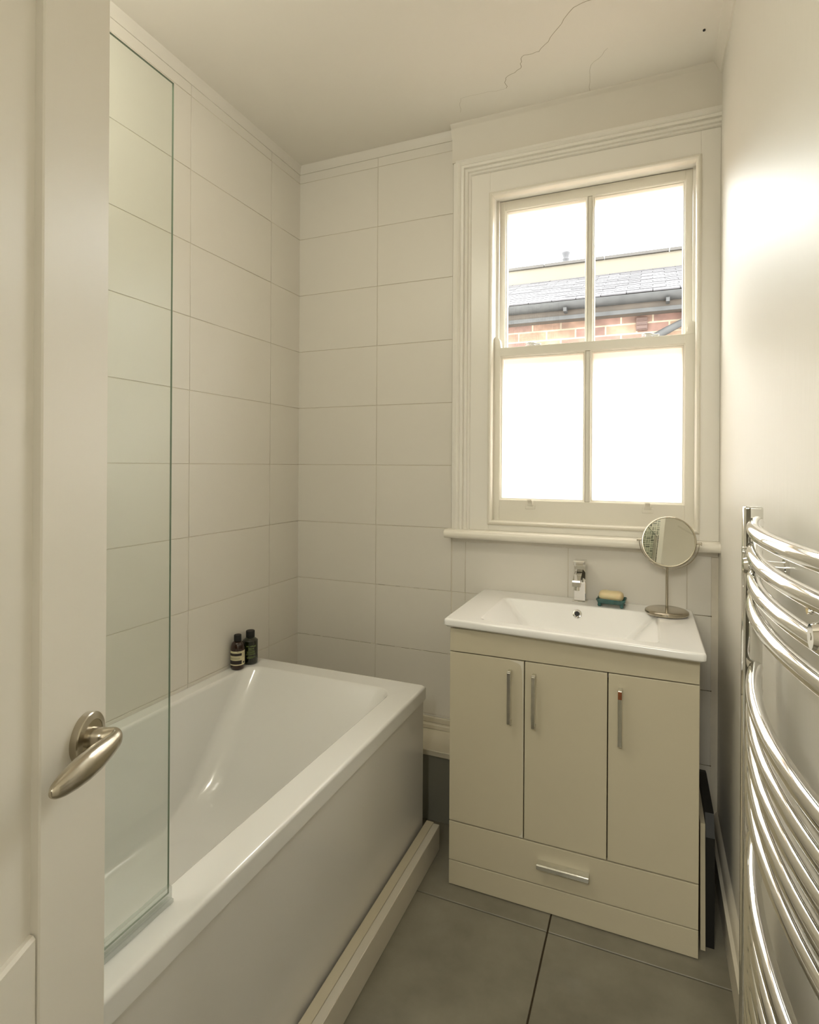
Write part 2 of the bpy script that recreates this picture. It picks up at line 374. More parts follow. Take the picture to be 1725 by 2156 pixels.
# staff bead ring with rounded face, mitred
def ring(bm, x0, x1, z0, z1, prof):
    """prof: (inset from outer edge, y)"""
    loops = []
    for u, y in prof:
        loops.append([bm.verts.new(p) for p in ((x0+u, y, z0+u), (x1-u, y, z0+u), (x1-u, y, z1-u), (x0+u, y, z1-u))])
    for a, b_ in zip(loops, loops[1:]):
        for i in range(4): bm.faces.new((a[i], a[(i+1) % 4], b_[(i+1) % 4], b_[i]))
bm = B(); ring(bm, WX0-.004, WX1+.002, WZ0, WZ1, [(0, -.008), (0, -.013), (.0025, -.015), (.006, -.020), (.011, -.021), (.015, -.017), (.0165, -.012), (.0165, .012), (.01, .012)])
wobj('staff_bead', bm, M['sash'], 35)
# sashes
MUL = 1.236
def sash(name, x0, x1, z0, z1, yf, yb, sl, sr, rb, rt, mx, mw, horns=False):
    bm = B()
    box(bm, x0, sl, yf, yb, z0, z1, .0015); box(bm, sr, x1, yf, yb, z0, z1, .0015)
    box(bm, sl, sr, yf, yb, z0, rb, .0012); box(bm, sl, sr, yf, yb, rt, z1, .0012)
    box(bm, mx-mw/2, mx+mw/2, yf+.004, yb-.004, rb, rt, .002)
    for a, c in ((sl, mx-mw/2), (mx+mw/2, sr)):
        ring(bm, a-.001, c+.001, rb-.001, rt+.001, [(0, yf+.001), (.003, yf+.003), (.0045, yf+.009), (.0075, yf+.010), (.009, yf+.018), (.010, yf+.022), (.010, yf+.028), (.0, yf+.030)])
    if horns:
        for s, xa, xb in ((1, x0, sl+.004), (-1, x1, sr-.004)):
            pts = [(xa, z1-.002)] + [(xa, z1+.036), (xa+s*.006, z1+.043)] + [(xa+s*(.006+.020*math.sin(t*PI/12)), z1+.018+.026*math.cos(t*PI/12)) for t in range(1, 7)] + [(xa+s*.0275, z1+.008), (xb-s*.002, z1), (xb, z1-.002)]
            prof = [bm.verts.new((p[0], yf+.001, p[1])) for p in pts]; pb = [bm.verts.new((p[0], yb-.008, p[1])) for p in pts]
            bm.faces.new(prof); bm.faces.new(pb[::-1])
            for i in range(len(pts)): bm.faces.new((prof[i], prof[(i+1) % len(pts)], pb[(i+1) % len(pts)], pb[i]))
    return wobj(name, bm, M['sash'], 35)
up = sash('upper_sash', .894, 1.580, 1.735, 2.352, .062, .098, .915, 1.557, 1.772, 2.318, MUL, .018)
lo = sash('lower_sash', .885, 1.589, 1.099, 1.766, .012, .050, .911, 1.556, 1.180, 1.733, MUL, .018, True)
def pane(name, x0, x1, z0, z1, y, m, par):
    bm = B(); box(bm, x0, x1, y, y+.003, z0, z1); o = wobj(name, bm, m); return o
for a, c in ((.922, MUL-.007), (MUL+.007, 1.550)):
    for nm, z0, z1, y, mt, par in (('clear_glass_pane', 1.776, 2.314, .084, M['glass'], up), ('frosted_glass_pane', 1.184, 1.729, .034, M['frost'], lo)):
        bm = B()
        if mt is M['frost']: bm.faces.new([bm.verts.new(p) for p in ((a, y, z0), (c, y, z0), (c, y, z1), (a, y, z1))])
        else: box(bm, a, c, y, y+.0001, z0, z1); 
        if mt is M['glass']:
            bm.free(); bm = B(); bm.faces.new([bm.verts.new(p) for p in ((a, y, z0), (c, y, z0), (c, y, z1), (a, y, z1))])
        o = obj(nm, bm, mt); o.parent = par
# sash lifts on the lower rail, fasteners on the meeting rail
for x in (1.031, 1.440):
    bm = B(); n = 0
    box(bm, x-.018, x+.018, .0095, .013, 1.148, 1.166, .001)
    box(bm, x-.010, x+.010, .0085, .013, 1.160, 1.180, .001)
    prism(bm, [(.009, 1.164), (.006, 1.176), (-.002, 1.184), (-.010, 1.186), (-.012, 1.182), (-.004, 1.179), (.002, 1.173), (.005, 1.162)], 'x', x-.008, x+.008)
    for s in (-1, 1): cyl(bm, (x+s*.013, .0085, 1.155), (x+s*.013, .011, 1.155), .003, 12)
    o = obj('sash_lift', bm, M['sash'], smooth=40); o.parent = lo
for x in (1.030, 1.440):
    bm = B()
    box(bm, x-.024, x+.032, .018, .046, 1.766, 1.769, .001)
    lathe(bm, [(0, 1.769), (.013, 1.769), (.012, 1.776), (.008, 1.779), (0, 1.780)], 20, (x, .032, 0))
    tube(bm, [(x-.022, .030, 1.776), (x-.010, .028, 1.781), (x+.006, .026, 1.779), (x+.020, .024, 1.773), (x+.034, .022, 1.772)], [(.005, .003), (.006, .004), (.006, .004), (.005, .003), (.004, .003)], 12)
    o = obj('sash_fastener', bm, M['ceramic'], smooth=50); o.parent = lo
# sill board with rounded nose
bm = B()
nose = [(.01, 1.030), (-.050, 1.030)] + [(-.052-.0165*math.sin(t*PI/10), 1.0465-.0165*math.cos(t*PI/10)) for t in range(1, 10)] + [(-.050, 1.063), (.01, 1.063)]
prism(bm, nose, 'x', .712, W)
for t in range(1, 6):
    pass
o = wobj('sill_board', bm, M['sash'], 40)
bm = B(); box(bm, .73, W, -.012, .004, 1.012, 1.030, .002); wobj('sill_bead', bm, M['plain'])

# ---------------------------------------------------------------- skirting and boxing
SK = [(0, 0), (-.016, 0), (-.017, .115), (-.022, .118), (-.022, .126), (-.014, .132), (-.012, .150), (-.008, .160), (0, .166)]
bm = B(); prism(bm, [(W+x, z) for x, z in SK], 'y', -2.5, -.0)
struct(obj('baseboard_right', bm, M['plinth'], smooth=40))
bm = B(); prism(bm, [(-.003+y, z) for y, z in SK], 'x', 1.575, W-.001)
struct(obj('baseboard_back', bm, M['plinth'], smooth=40))
# boxed-in pipes along the back wall, from behind the bath to the vanity
box_ = tag(empty('pipe_boxing', (.80, -.10, 0)), 'low cream-topped grey pipe boxing along the back wall between bath and vanity', 'pipe boxing')
def at(par, name, bm, m, smooth=None):
    o = obj(name, bm, m, smooth=smooth); o.parent = par; o.matrix_parent_inverse = Matrix.Translation(par.location).inverted() @ Matrix.Identity(4); return o
bm = B(); box(bm, .01, .868, -.178, -.006, 0.001, .245); at(box_, 'front_board', bm, M['boxgrey'])
bm = B(); box(bm, .01, .868, -.192, -.006, .245, .266, .002); at(box_, 'top_board', bm, M['box'])
bm = B(); box(bm, .01, .868, -.034, -.006, .266, .284, .002); box(bm, .01, .868, -.018, -.006, .284, .306, .002); at(box_, 'upstand', bm, M['box'])
# timber plinth in front of the bath
pl = tag(empty('bath_plinth', (.768, -1.17, 0)), 'low cream timber plinth running along the foot of the bath panel', 'plinth')
bm = B(); box(bm, .770, .793, -2.028, -.318, .001, .086, .0015); at(pl, 'face_board', bm, M['plinth'])
bm = B(); box(bm, .7405, .7675, -2.028, -.306, .001, .082, .001); at(pl, 'inner_batten', bm, M['batten'])

# ---------------------------------------------------------------- bath
bath = tag(empty('bathtub', (.37, -1.165, 0)), 'white acrylic bathtub along the left tiled wall', 'bathtub')
def rrect(x0, x1, y0, y1, r, n=7):
    out = []
    rr = r if isinstance(r, (list, tuple)) else [r]*4
    for (cx, cy, a0), q in zip(((x1-rr[0], y1-rr[0], 0), (x0+rr[1], y1-rr[1], 90), (x0+rr[2], y0+rr[2], 180), (x1-rr[3], y0+rr[3], 270)), rr):
        for i in range(n+1):
            a = math.radians(a0+90*i/n); out.append((cx+q*math.cos(a), cy+q*math.sin(a)))
    return out
BX0, BX1, BY0, BY1, RZ = .004, .737, -2.028, -.303, .549
bm = B()
loops = []
def loop(x0, x1, y0, y1, r, z): loops.append([bm.verts.new((x, y, z)) for x, y in rrect(x0, x1, y0, y1, r)])
loop(BX0, BX1, BY0, BY1, .012, RZ-.046); loop(BX0-.0, BX1, BY0, BY1, .012, RZ-.010)
loop(BX0, BX1-.003, BY0, BY1-.003, .012, RZ-.003); loop(BX0, BX1-.010, BY0, BY1-.010, .012, RZ)
ix0, ix1, iy0, iy1 = .046, .655, -1.93, -.385
loop(ix0, ix1, iy0, iy1, .065, RZ); loop(ix0+.004, ix1-.005, iy0+.005, iy1-.006, .063, RZ-.003); loop(ix0+.008, ix1-.010, iy0+.010, iy1-.014, .062, RZ-.012)
for k, z in ((.25, .45), (.5, .36), (.8, .25)):
    loop(ix0+.008+.012*k, ix1-.010-.04*k, iy0+.01+.05*k, iy1-.014-.30*k, .062+.03*k, z)
loop(ix0+.032, ix1-.062, iy0+.075, iy1-.345, .09, .200)
loop(ix0+.055, ix1-.085, iy0+.10, iy1-.385, .09, .182); loop(ix0+.09, ix1-.12, iy0+.14, iy1-.43, .08, .177)
for a, b_ in zip(loops, loops[1:]):
    n = len(a)
    for i in range(n): bm.faces.new((a[i], a[(i+1) % n], b_[(i+1) % n], b_[i]))
bm.faces.new(loops[-1])
# underside lip so the rim reads as a solid shell
un = [bm.verts.new((x, y, RZ-.046)) for x, y in rrect(BX0+.004, BX1-.014, BY0, BY1-.014, .01)]
for i in range(len(un)): bm.faces.new((loops[0][i], un[i], un[(i+1) % len(un)], loops[0][(i+1) % len(un)]))
wn(at(bath, 'tub', bm, M['acrylic'], 60))
bm = B(); v = box(bm, .722, .731, -2.028, -.318, .004, .505, .002); at(bath, 'side_panel', bm, M['panel'])
bm = B(); box(bm, .008, .722, -.324, -.316, .004, .505, .001); at(bath, 'end_panel', bm, M['panel'])
bm = B(); lathe(bm, [(0, .186), (.012, .185), (.014, .181), (.030, .180), (.033, .177)], 28, (.33, -1.60, 0)); at(bath, 'waste_plug', bm, M['chrome'], 40)
# glass screen standing on the rim
scr = tag(empty('bath_screen', (.682, -1.71, RZ)), 'frameless clear glass shower screen standing on the bath rim', 'shower screen')
bm = B(); box(bm, .680, .684, -2.02, -1.402, RZ+.018, 1.968); n0 = 0
bm.faces.ensure_lookup_table()
for f in bm.faces:
    nn = f.normal if f.normal.length else None
    f.normal_update()
    if abs(f.normal.x) < .5: f.material_index = 1
at(scr, 'glass_panel', bm, [M['screenglass'], M['glassedge']])
bm = B(); box(bm, .674, .690, -2.02, -1.396, RZ+.0005, RZ+.008, .0015); box(bm, .6765, .6875, -2.02, -1.398, RZ+.008, RZ+.030, .001)
box(bm, .672, .675, -2.02, -1.396, RZ+.001, RZ+.005)
at(scr, 'seal_strip', bm, M['seal'])
bm = B(); box(bm, .669, .695, -2.030, -2.010, RZ+.004, 1.975, .003); at(scr, 'wall_profile', bm, M['chrome'])

# ---------------------------------------------------------------- bottles
def bottle(name, x, y, R_, body_h, sh, neck, cap_r, cap_h, mt, label, cat='bottle', sholder='round'):
    t = tag(empty(name, (x, y, RZ+.0005)), label, cat)
    bm = B()
    prof = [(0, 0), (R_*.86, 0), (R_*.97, .003), (R_, .008), (R_, body_h)]
    n = 8
    for i in range(1, n+1):
        a = i/n*PI/2
        if sholder == 'round': prof.append((neck+(R_-neck)*math.cos(a)**.8, body_h+sh*math.sin(a)))
        else: prof.append((R_-(R_-neck)*(i/n)**1.2, body_h+sh*(i/n)))
    top = body_h+sh
    prof += [(neck, top+.006), (0, top+.006)]
    lathe(bm, prof, 36); b_ = obj('body', bm, mt, t, smooth=35)
    bm = B(); lathe(bm, [(cap_r*.97, top+.001), (cap_r, top+.003), (cap_r, top+cap_h-.002), (cap_r*.93, top+cap_h), (0, top+cap_h)], 32); obj('cap', bm, M['black'], t, smooth=35)
    return t, b_
def band(bm, r, z0, z1, a0, a1, n=24):
    A = []
    for i in range(n+1):
        a = math.radians(a0+(a1-a0)*i/n); A.append((bm.verts.new((r*math.cos(a), r*math.sin(a), z0)), bm.verts.new((r*math.cos(a), r*math.sin(a), z1))))
    for p, q in zip(A, A[1:]): bm.faces.new((p[0], q[0], q[1], p[1]))
face_a = math.degrees(math.atan2(-1.72, 1.41))
t, b_ = bottle('toiletry_bottle', .033, -.440, .0255, .072, .030, .0105, .0135, .024, M['amber'], 'amber glass bottle with cream and black paper label on the bath corner')
bm = B(); R_ = .0257
band(bm, R_, .018, .070, face_a-115, face_a+95); lb = obj('label', bm, M['label'], t)
bm = B()
band(bm, R_+.0002, .053, .0625, face_a-110, face_a+35); band(bm, R_+.0002, .022, .036, face_a-110, face_a+35)
for z in (.046, .0435, .041): band(bm, R_+.0002, z, z+.0006, face_a-80, face_a+20)
band(bm, R_+.0002, .0665, .0675, face_a-5, face_a+30)
for z in (.062, .058, .054, .050, .046): band(bm, R_+.0002, z, z+.0006, face_a+45, face_a+85)
band(bm, R_+.0002, .024, .030, face_a+48, face_a+66)
obj('print', bm, M['ink'], lb)
t, b_ = bottle('toiletry_bottle', .037, -.372, .0285, .088, .010, .016, .0165, .026, M['green'], 'dark green bottle with pale green print beside the amber bottle', sholder='slope')
def wrap_text(body, size, R_, z, a_mid, m, parent):
    cu = bpy.data.curves.new('print', 'FONT'); cu.body = body; cu.size = size; cu.align_x = 'CENTER'; cu.resolution_u = 2
    o = bpy.data.objects.new('print', cu); COL.objects.link(o)
    dg = bpy.context.evaluated_depsgraph_get(); me = bpy.data.meshes.new_from_object(o.evaluated_get(dg)); bpy.data.objects.remove(o)
    for v in me.vertices:
        a = math.radians(a_mid)+v.co.x/R_; zz = z+v.co.y; v.co = (R_*math.cos(a), R_*math.sin(a), zz)
    me.materials.clear(); me.materials.append(m)
    return me
mes = [wrap_text('the refined', .0085, .0288, .068, face_a+6, M['inkgreen'], None), wrap_text('blend', .0095, .0288, .059, face_a+6, M['inkgreen'], None)]
bm = B()
for me in mes: bm.from_mesh(me)
for i, (z, a, c) in enumerate(((.054, -22, 22), (.050, -34, 30), (.046, -32, 28), (.042, -36, 36), (.038, -40, 34), (.031, -26, 30), (.028, -34, 34), (.025, -30, 12))):
    q = face_a+6+a
    while q < face_a+6+c:
        s = random.uniform(4, 9); band(bm, .0288, z, z+(.0014 if i == 0 else .0011), q, min(q+s, face_a+6+c), 3); q += s+2.2
obj('print', bm, M['inkgreen'], t)
for me in mes: bpy.data.meshes.remove(me)

# ---------------------------------------------------------------- vanity unit
VX0, VX1, VY = .873, 1.572, -.455
van = tag(empty('vanity_unit', ((VX0+VX1)/2, -.24, 0)), 'cream vanity cabinet with three doors and a bottom drawer under the basin', 'bathroom cabinet')
bm = B()
box(bm, VX0+.001, VX0+.017, VY+.020, -.006, .004, .8022, .0008); at(van, 'side_panel', bm, M['cab'])
bm = B(); box(bm, VX1-.017, VX1-.001, VY+.020, -.006, .004, .8022, .0008); at(van, 'side_panel', bm, M['cab'])
bm = B(); box(bm, VX0+.017, VX1-.017, VY+.024, -.01, .02, .69); at(van, 'carcass', bm, M['cabdark'])
def front(name, x0, x1, z0, z1):
    bm = B(); box(bm, x0, x1, VY, VY+.018, z0, z1, .0012, 2); return at(van, name, bm, M['cab'])
front('plinth', VX0, VX1, .003, .0765)
dr = front('drawer', VX0, VX1, .0795, .1985)
bm = B(); box(bm, VX0, VX1, VY, VY+.009, .7315, .8022, .0012, 2); at(van, 'top_rail', bm, M['cab'])
doors = [front('door', VX0, 1.1045, .2025, .7285), front('door', 1.1075, 1.3395, .2025, .7285), front('door', 1.3425, VX1, .2025, .7285)]
M['wear'] = mat('worn_grey_foil', (216, 210, 196), .5)
# door and drawer meshes already sit in world coordinates, so their children need no offset
def child(par, name, bm, m, smooth=None):
    o = obj(name, bm, m, smooth=smooth); o.parent = par; return o
def bar_handle(par, x, z0, z1, rust=False):
    bm = B(); box(bm, x-.0055, x+.0055, VY-.026, VY-.018, z0+.003, z1-.003, .0012)
    box(bm, x-.0055, x+.0055, VY-.022, VY-.0002, z0, z0+.009, .001); box(bm, x-.0055, x+.0055, VY-.022, VY-.0002, z1-.009, z1, .001)
    if rust:
        box(bm, x-.0050, x+.0050, VY-.0265, VY-.0255, z1-.024, z1-.004)
        for f in bm.faces:
            c_ = f.calc_center_median()
            if c_.y < VY-.0254 and c_.z > z1-.025: f.material_index = 1
    return child(par, 'handle', bm, [M['chromeworn'], M['rust']])
bar_handle(doors[0], 1.064, .541, .700); bar_handle(doors[1], 1.136, .541, .698); bar_handle(doors[2], 1.374, .535, .693, True)
bm = B(); box(bm, 1.148, 1.295, VY-.026, VY-.018, .139, .152, .0012); box(bm, 1.148, 1.295, VY-.024, VY-.0002, .150, .1535, .001); box(bm, 1.148, 1.158, VY-.02, VY-.0002, .140, .152); box(bm, 1.285, 1.295, VY-.02, VY-.0002, .140, .152)
child(dr, 'handle', bm, M['chromeworn'])
# worn grey foil at the edge of the left door (an actual chip of foil, with its own outline)
bm = B()
out = [(1.1035, .727), (1.060, .7275), (1.075, .7235), (1.0875, .7205), (1.095, .714), (1.0985, .700), (1.1005, .66), (1.1015, .60), (1.102, .50), (1.1025, .40), (1.1035, .35)]
bm.faces.new([bm.verts.new((x, VY-.0002, z)) for x, z in out])
out2 = [(1.1035, .204), (1.092, .204), (1.096, .209), (1.1, .212), (1.1015, .222), (1.1035, .226)]
bm.faces.new([bm.verts.new((x, VY-.0002, z)) for x, z in out2])
child(doors[0], 'worn_edge', bm, M['wear'])

# ---------------------------------------------------------------- basin (one slightly skewed moulded ceramic top)
ZB = .831
bas = tag(empty('washbasin', (1.218, -.25, .806)), 'white rectangular ceramic washbasin on top of the cream vanity', 'washbasin')
def bxy(u, v):     # u 0..1 left-right, v 0 back ..1 front
    x = .855+u*.726+v*.004*(1 if u > .5 else 0); yf = -.470-.030*u
    return x, -.006+v*(yf+.006)
def bz(x): return -(x-1.218)*.008
bm = B(); loops = []
def bl(e, z, rr=.010):
    pts = rrect(0, 1, 0, 1, .001, 3); o_ = []
    c = [bxy(0, 0), bxy(1, 0), bxy(1, 1), bxy(0, 1)]
    corners = [(c[1][0]-e, c[1][1]-e*.2, 0), (c[0][0]+e, c[0][1]-e*.2, 90), (c[3][0]+e, c[3][1]+e, 180), (c[2][0]-e, c[2][1]+e, 270)]
    for cx, cy, a0 in corners:
        sx = -1 if a0 in (0, 270) else 1; sy = -1 if a0 in (0, 90) else 1
        for i in range(5):
            a = math.radians(a0+90*i/4); o_.append((cx+sx*rr+rr*math.cos(a), cy+sy*rr+rr*math.sin(a)))
    loops.append([bm.verts.new((x, y, z+bz(x))) for x, y in o_])
bl(.006, .806); bl(.0, .812); bl(0, ZB-.006); bl(.002, ZB-.002); bl(.006, ZB)
def il(x0, x1, y0, y1, r, z, skew=-.018):
    pts = []
    for cx, cy, a0 in ((x1, y1, 0), (x0, y1, 90), (x0, y0, 180), (x1, y0, 270)):
        sx = -1 if a0 in (0, 270) else 1; sy = -1 if a0 in (0, 90) else 1
        for i in range(5):
            a = math.radians(a0+90*i/4)
            x = cx+sx*r+r*math.cos(a); y = cy+sy*r+r*math.sin(a)
            if a0 >= 180: y += skew*(x-x0)/(x1-x0)
            pts.append((x, y))
    loops.append([bm.verts.new((x, y, z+bz(x))) for x, y in pts])
il(.958, 1.478, -.434, -.103, .022, ZB); il(.962, 1.474, -.430, -.107, .022, ZB-.0015)
def ilt(t, r): il(.966+.125*t, 1.470-.115*t, -.426+.040*t, -.110-.062*t, r, ZB-.004-.122*t)
for t, r_ in ((0, .020), (.33, .022), (.66, .026), (.92, .030)): ilt(t, r_)
il(1.092, 1.354, -.382, -.178, .034, ZB-.125); il(1.110, 1.336, -.370, -.195, .036, ZB-.128)
for a, b_ in zip(loops, loops[1:]):
    n = len(a)
    for i in range(n): bm.faces.new((a[i], a[(i+1) % n], b_[(i+1) % n], b_[i]))
bm.faces.new(loops[-1])
# underside: flat rim, then the outer shell of the bowl
k0 = len(loops); base = loops[0]
il(.950, 1.486, -.427, -.092, .022, .807); il(1.010, 1.436, -.408, -.130, .026, ZB-.070); il(1.082, 1.364, -.388, -.172, .034, ZB-.132); il(1.100, 1.346, -.370, -.190, .036, ZB-.136)
for a, b_ in zip([base]+loops[k0:-1], loops[k0:]):
    for i in range(len(a)): bm.faces.new((a[i], b_[i], b_[(i+1) % len(a)], a[(i+1) % len(a)]))
bm.faces.new(loops[-1][::-1])
wn(at(bas, 'bowl', bm, M['ceramic'], 60))
# overflow and waste
bm = B(); lathe(bm, [(.0085, .0006), (.0085, .0020), (.0110, .0034), (.0140, .0028), (.0158, .0004)], 28)
o = obj('overflow_ring', bm, M['chrome'], bas, smooth=40); o.location = (1.219-1.218, -.1225+.25, .8035-.806); o.rotation_euler = (math.radians(63), 0, 0)
bm = B(); lathe(bm, [(0, .0008), (.0088, .0014)], 20); oo = obj('overflow_hole', bm, M['black'], o, smooth=40)
bm = B(); lathe(bm, [(0, .0045), (.014, .004), (.016, .002), (.022, .002), (.025, 0)], 30); o = obj('waste', bm, M['chrome'], bas, smooth=40); o.location = (0, -.03, ZB-.1275-.806)
# ---------------------------------------------------------------- tap
tap = tag(empty('basin_tap', (1.221, -.046, ZB+.0003)), 'square chrome mixer tap at the back of the basin', 'tap')
bm = B(); box(bm, -.025, .025, -.024, .020, 0, .005, .001); obj('base_plate', bm, M['chrome'], tap)
bm = B(); box(bm, -.020, .020, -.020, .018, .005, .128, .0015); obj('body', bm, M['chrome'], tap)
bm = B()
prism(bm, [(-.018, .118), (-.105, .091), (-.112, .087), (-.112, .072), (-.095, .068), (-.018, .088)], 'x', -.0145, .0105); sp = obj('spout', bm, M['chrome'], tap)
bm = B(); cyl(bm, (-.002, -.1, .074), (-.002, -.102, .058), .0095, 20); obj('aerator', bm, M['chrome'], sp, smooth=40)
bm = B(); box(bm, -.0185, .0185, -.018, .016, .128, .131); box(bm, -.0205, .0205, -.034, .020, .131, .147, .002, 2); prism(bm, [(-.034, .133), (-.034, .146), (-.046, .150), (-.048, .146)], 'x', -.018, .018)
obj('lever', bm, M['chrome'], tap)
# ---------------------------------------------------------------- soap dish and soap
dish = tag(empty('soap_dish', (1.327, -.068, ZB), (0, 0, math.radians(-4))), 'teal glazed ceramic soap dish with little feet on the basin', 'soap dish')
bm = B(); loops = []
for (hx, hy, z, r) in ((.040, .027, .009, .012), (.046, .032, .014, .014), (.049, .035, .024, .014), (.0475, .0335, .026, .013), (.045, .031, .024, .013), (.042, .028, .016, .012), (.036, .022, .014, .010)):
    loops.append([bm.verts.new((x, y, z+(.0015*math.sin(x*160)+.001*math.cos(y*200) if z > .02 else 0))) for x, y in rrect(-hx, hx, -hy, hy, r, 4)])
for a, b_ in zip(loops, loops[1:]):
    for i in range(len(a)): bm.faces.new((a[i], a[(i+1) % len(a)], b_[(i+1) % len(a)], b_[i]))
bm.faces.new(loops[0][::-1]); bm.faces.new(loops[-1]); obj('tray', bm, M['teal'], dish, smooth=50)
for sx in (-1, 1):
    for sy in (-1, 1):
        bm = B(); lathe(bm, [(0, 0), (.005, 0), (.007, .003), (.006, .010), (.008, .016), (0, .016)], 14, (sx*.036, sy*.024, 0)); obj('foot', bm, M['teal'], dish, smooth=60)
bm = B(); n = 26; loops = []
for i in range(n+1):
    t_ = -1+2*i/n; k = (1-abs(t_)**4.5)**.45 if abs(t_) < 1 else 0
    waist = 1-.10*math.exp(-(t_/.35)**2)
    loops.append([bm.verts.new((t_*.0415, .0255*k*waist*math.copysign(abs(math.cos(a))**.75, math.cos(a)), .0335+.0180*k*waist*math.copysign(abs(math.sin(a))**.75, math.sin(a)))) for a in [2*PI*j/24 for j in range(24)]] if k > 0 else [bm.verts.new((t_*.0415, 0, .0335))])
for a, b_ in zip(loops, loops[1:]):
    for i in range(24):
        if len(a) == 1: bm.faces.new((a[0], b_[i], b_[(i+1) % 24]))
        elif len(b_) == 1: bm.faces.new((a[i], a[(i+1) % 24], b_[0]))
        else: bm.faces.new((a[i], a[(i+1) % 24], b_[(i+1) % 24], b_[i]))
soap = obj('soap_bar', bm, M['soap'], smooth=60); soap.location = (1.326, -.068, ZB+.0005); soap.rotation_euler = (0, 0, math.radians(-4))
tag(soap, 'cream bar of soap lying in the teal dish', 'soap')

# ---------------------------------------------------------------- magnifying mirror
mir = tag(empty('makeup_mirror', (1.500, -.105, ZB-.0015)), 'round swivel make-up mirror on a brushed steel stand on the basin', 'mirror')
bm = B(); lathe(bm, [(0, 0), (.060, 0), (.065, .002), (.067, .006), (.066, .011), (.061, .0145), (.057, .0155), (0, .0155)], 56); obj('base', bm, M['nickel'], mir, smooth=35)
bm = B(); cyl(bm, (0, 0, .0155), (0, 0, .151), .0044, 20); obj('stem', bm, M['nickel'], mir, smooth=40)
MC = Vector((.004, .0, .236)); MR = .083
MYAW, MPIT = 11.0, 15.0
# yoke: half ring below the disc, in the plane facing the camera
ya = math.radians(MYAW)
bm = B()
rx = Vector((math.cos(-ya), math.sin(-ya), 0)); 
pts = [rx*(.0905*math.cos(a)) + Vector((0, 0, .0885*math.sin(a))) for a in [math.radians(180+184*i/40-2) for i in range(41)]]
tube(bm, pts, (.0012), 10, up=Vector((0, 1, 0)))
for s in (-1, 1):
    cyl(bm, rx*(s*.082), rx*(s*.095), .0028, 14); cyl(bm, rx*(s*.0945), rx*(s*.098), .0048, 14)
yk = obj('yoke', bm, M['nickel'], mir, smooth=50); yk.location = MC
dq = Matrix.Rotation(-ya, 3, 'Z') @ Matrix.Rotation(math.radians(90-MPIT), 3, 'X')
bm = B(); lathe(bm, [(.0775, .0035), (.0785, .0052), (.081, .0055), (.083, .0035), (.0835, -.002), (.082, -.006), (.076, -.0085), (.04, -.010), (0, -.010)], 64)
rim = obj('frame', bm, M['nickel'], mir, smooth=35); rim.location = MC; rim.rotation_euler = dq.to_euler()
bm = B(); lathe(bm, [(.0785, .0036), (0, .0036)], 64); g = obj('mirror_glass', bm, M['mirror'], rim)

# ---------------------------------------------------------------- door with lever handle
E0 = Vector((.867, -1.677, 0)); DD = Vector((-.354, .935, 0)).normalized(); NN = Vector((DD.y, -DD.x, 0))
ang = math.atan2(NN.x*-1, NN.y) if False else math.atan2(DD.y, DD.x)
# local frame: x along DD (0 = free edge, negative towards the hinge), y = -NN, z up
door = struct(empty('door_1', E0, (0, 0, ang)))
# in this frame local +x = DD, local +y = left of DD = -NN
T, L, ST = .040, .762, .1117
bm = B()
box(bm, -ST, 0, 0, T, .006, 2.03, .0015); box(bm, -L, -L+ST, 0, T, .006, 2.03, .0015)
sl = obj('stile', bm, M['door'], door)
bm = B()
def rail(z0, z1, chamf_top=True):
    prism(bm, [(T-.0025, z0), (.0025, z0), (.0025, z1-.004), (.0050, z1-.0005), (.0095, z1), (T-.0025, z1)], 'x', -L+ST, -ST-.0015)
rail(.006, .21); rail(.64, .856)
prism(bm, [(T-.0025, 1.93), (.0090, 1.93), (.0025, 1.936), (.0025, 2.03), (T-.0025, 2.03)], 'x', -L+ST, -ST-.0015)
obj('rail', bm, M['door'], door)
bm = B(); box(bm, -L+ST-.004, -ST+.004, .0090, T-.0090, .20, 1.94); obj('recessed_panel', bm, M['door'], door)
# handle
hz, hs = 1.012, -.042
ro = empty('door_handle', (hs, 0, hz)); ro.parent = door
bm = B(); lathe(bm, [(.0262, 0), (.0265, .0075), (.0255, .0085), (.0190, .0100), (.0185, .0094), (.0120, .0098), (0, .0098)], 56)
R90 = Matrix.Rotation(math.radians(90), 3, 'X')
o = obj('rosette', bm, M['nickel'], ro, smooth=30); o.rotation_euler = (math.radians(90), 0, 0)
bm = B()
path = [(0, -.008, 0), (0, -.014, 0), (.0005, -.020, 0), (.003, -.0265, 0), (.0045, -.031, -.0005), (.001, -.0345, -.001), (-.008, -.0355, -.0015), (-.020, -.0355, -.002), (-.036, -.035, -.0025), (-.054, -.034, -.003), (-.070, -.033, -.0035), (-.084, -.032, -.004), (-.094, -.031, -.004), (-.100, -.0305, -.004)]
rad = [(.0095, .0095), (.0090, .0090), (.0084, .0088), (.0068, .0082), (.0058, .0080), (.0056, .0080), (.0062, .0086), (.0074, .0100), (.0086, .0116), (.0090, .0120), (.0082, .0108), (.0066, .0088), (.0046, .0062), (.0014, .0022)]
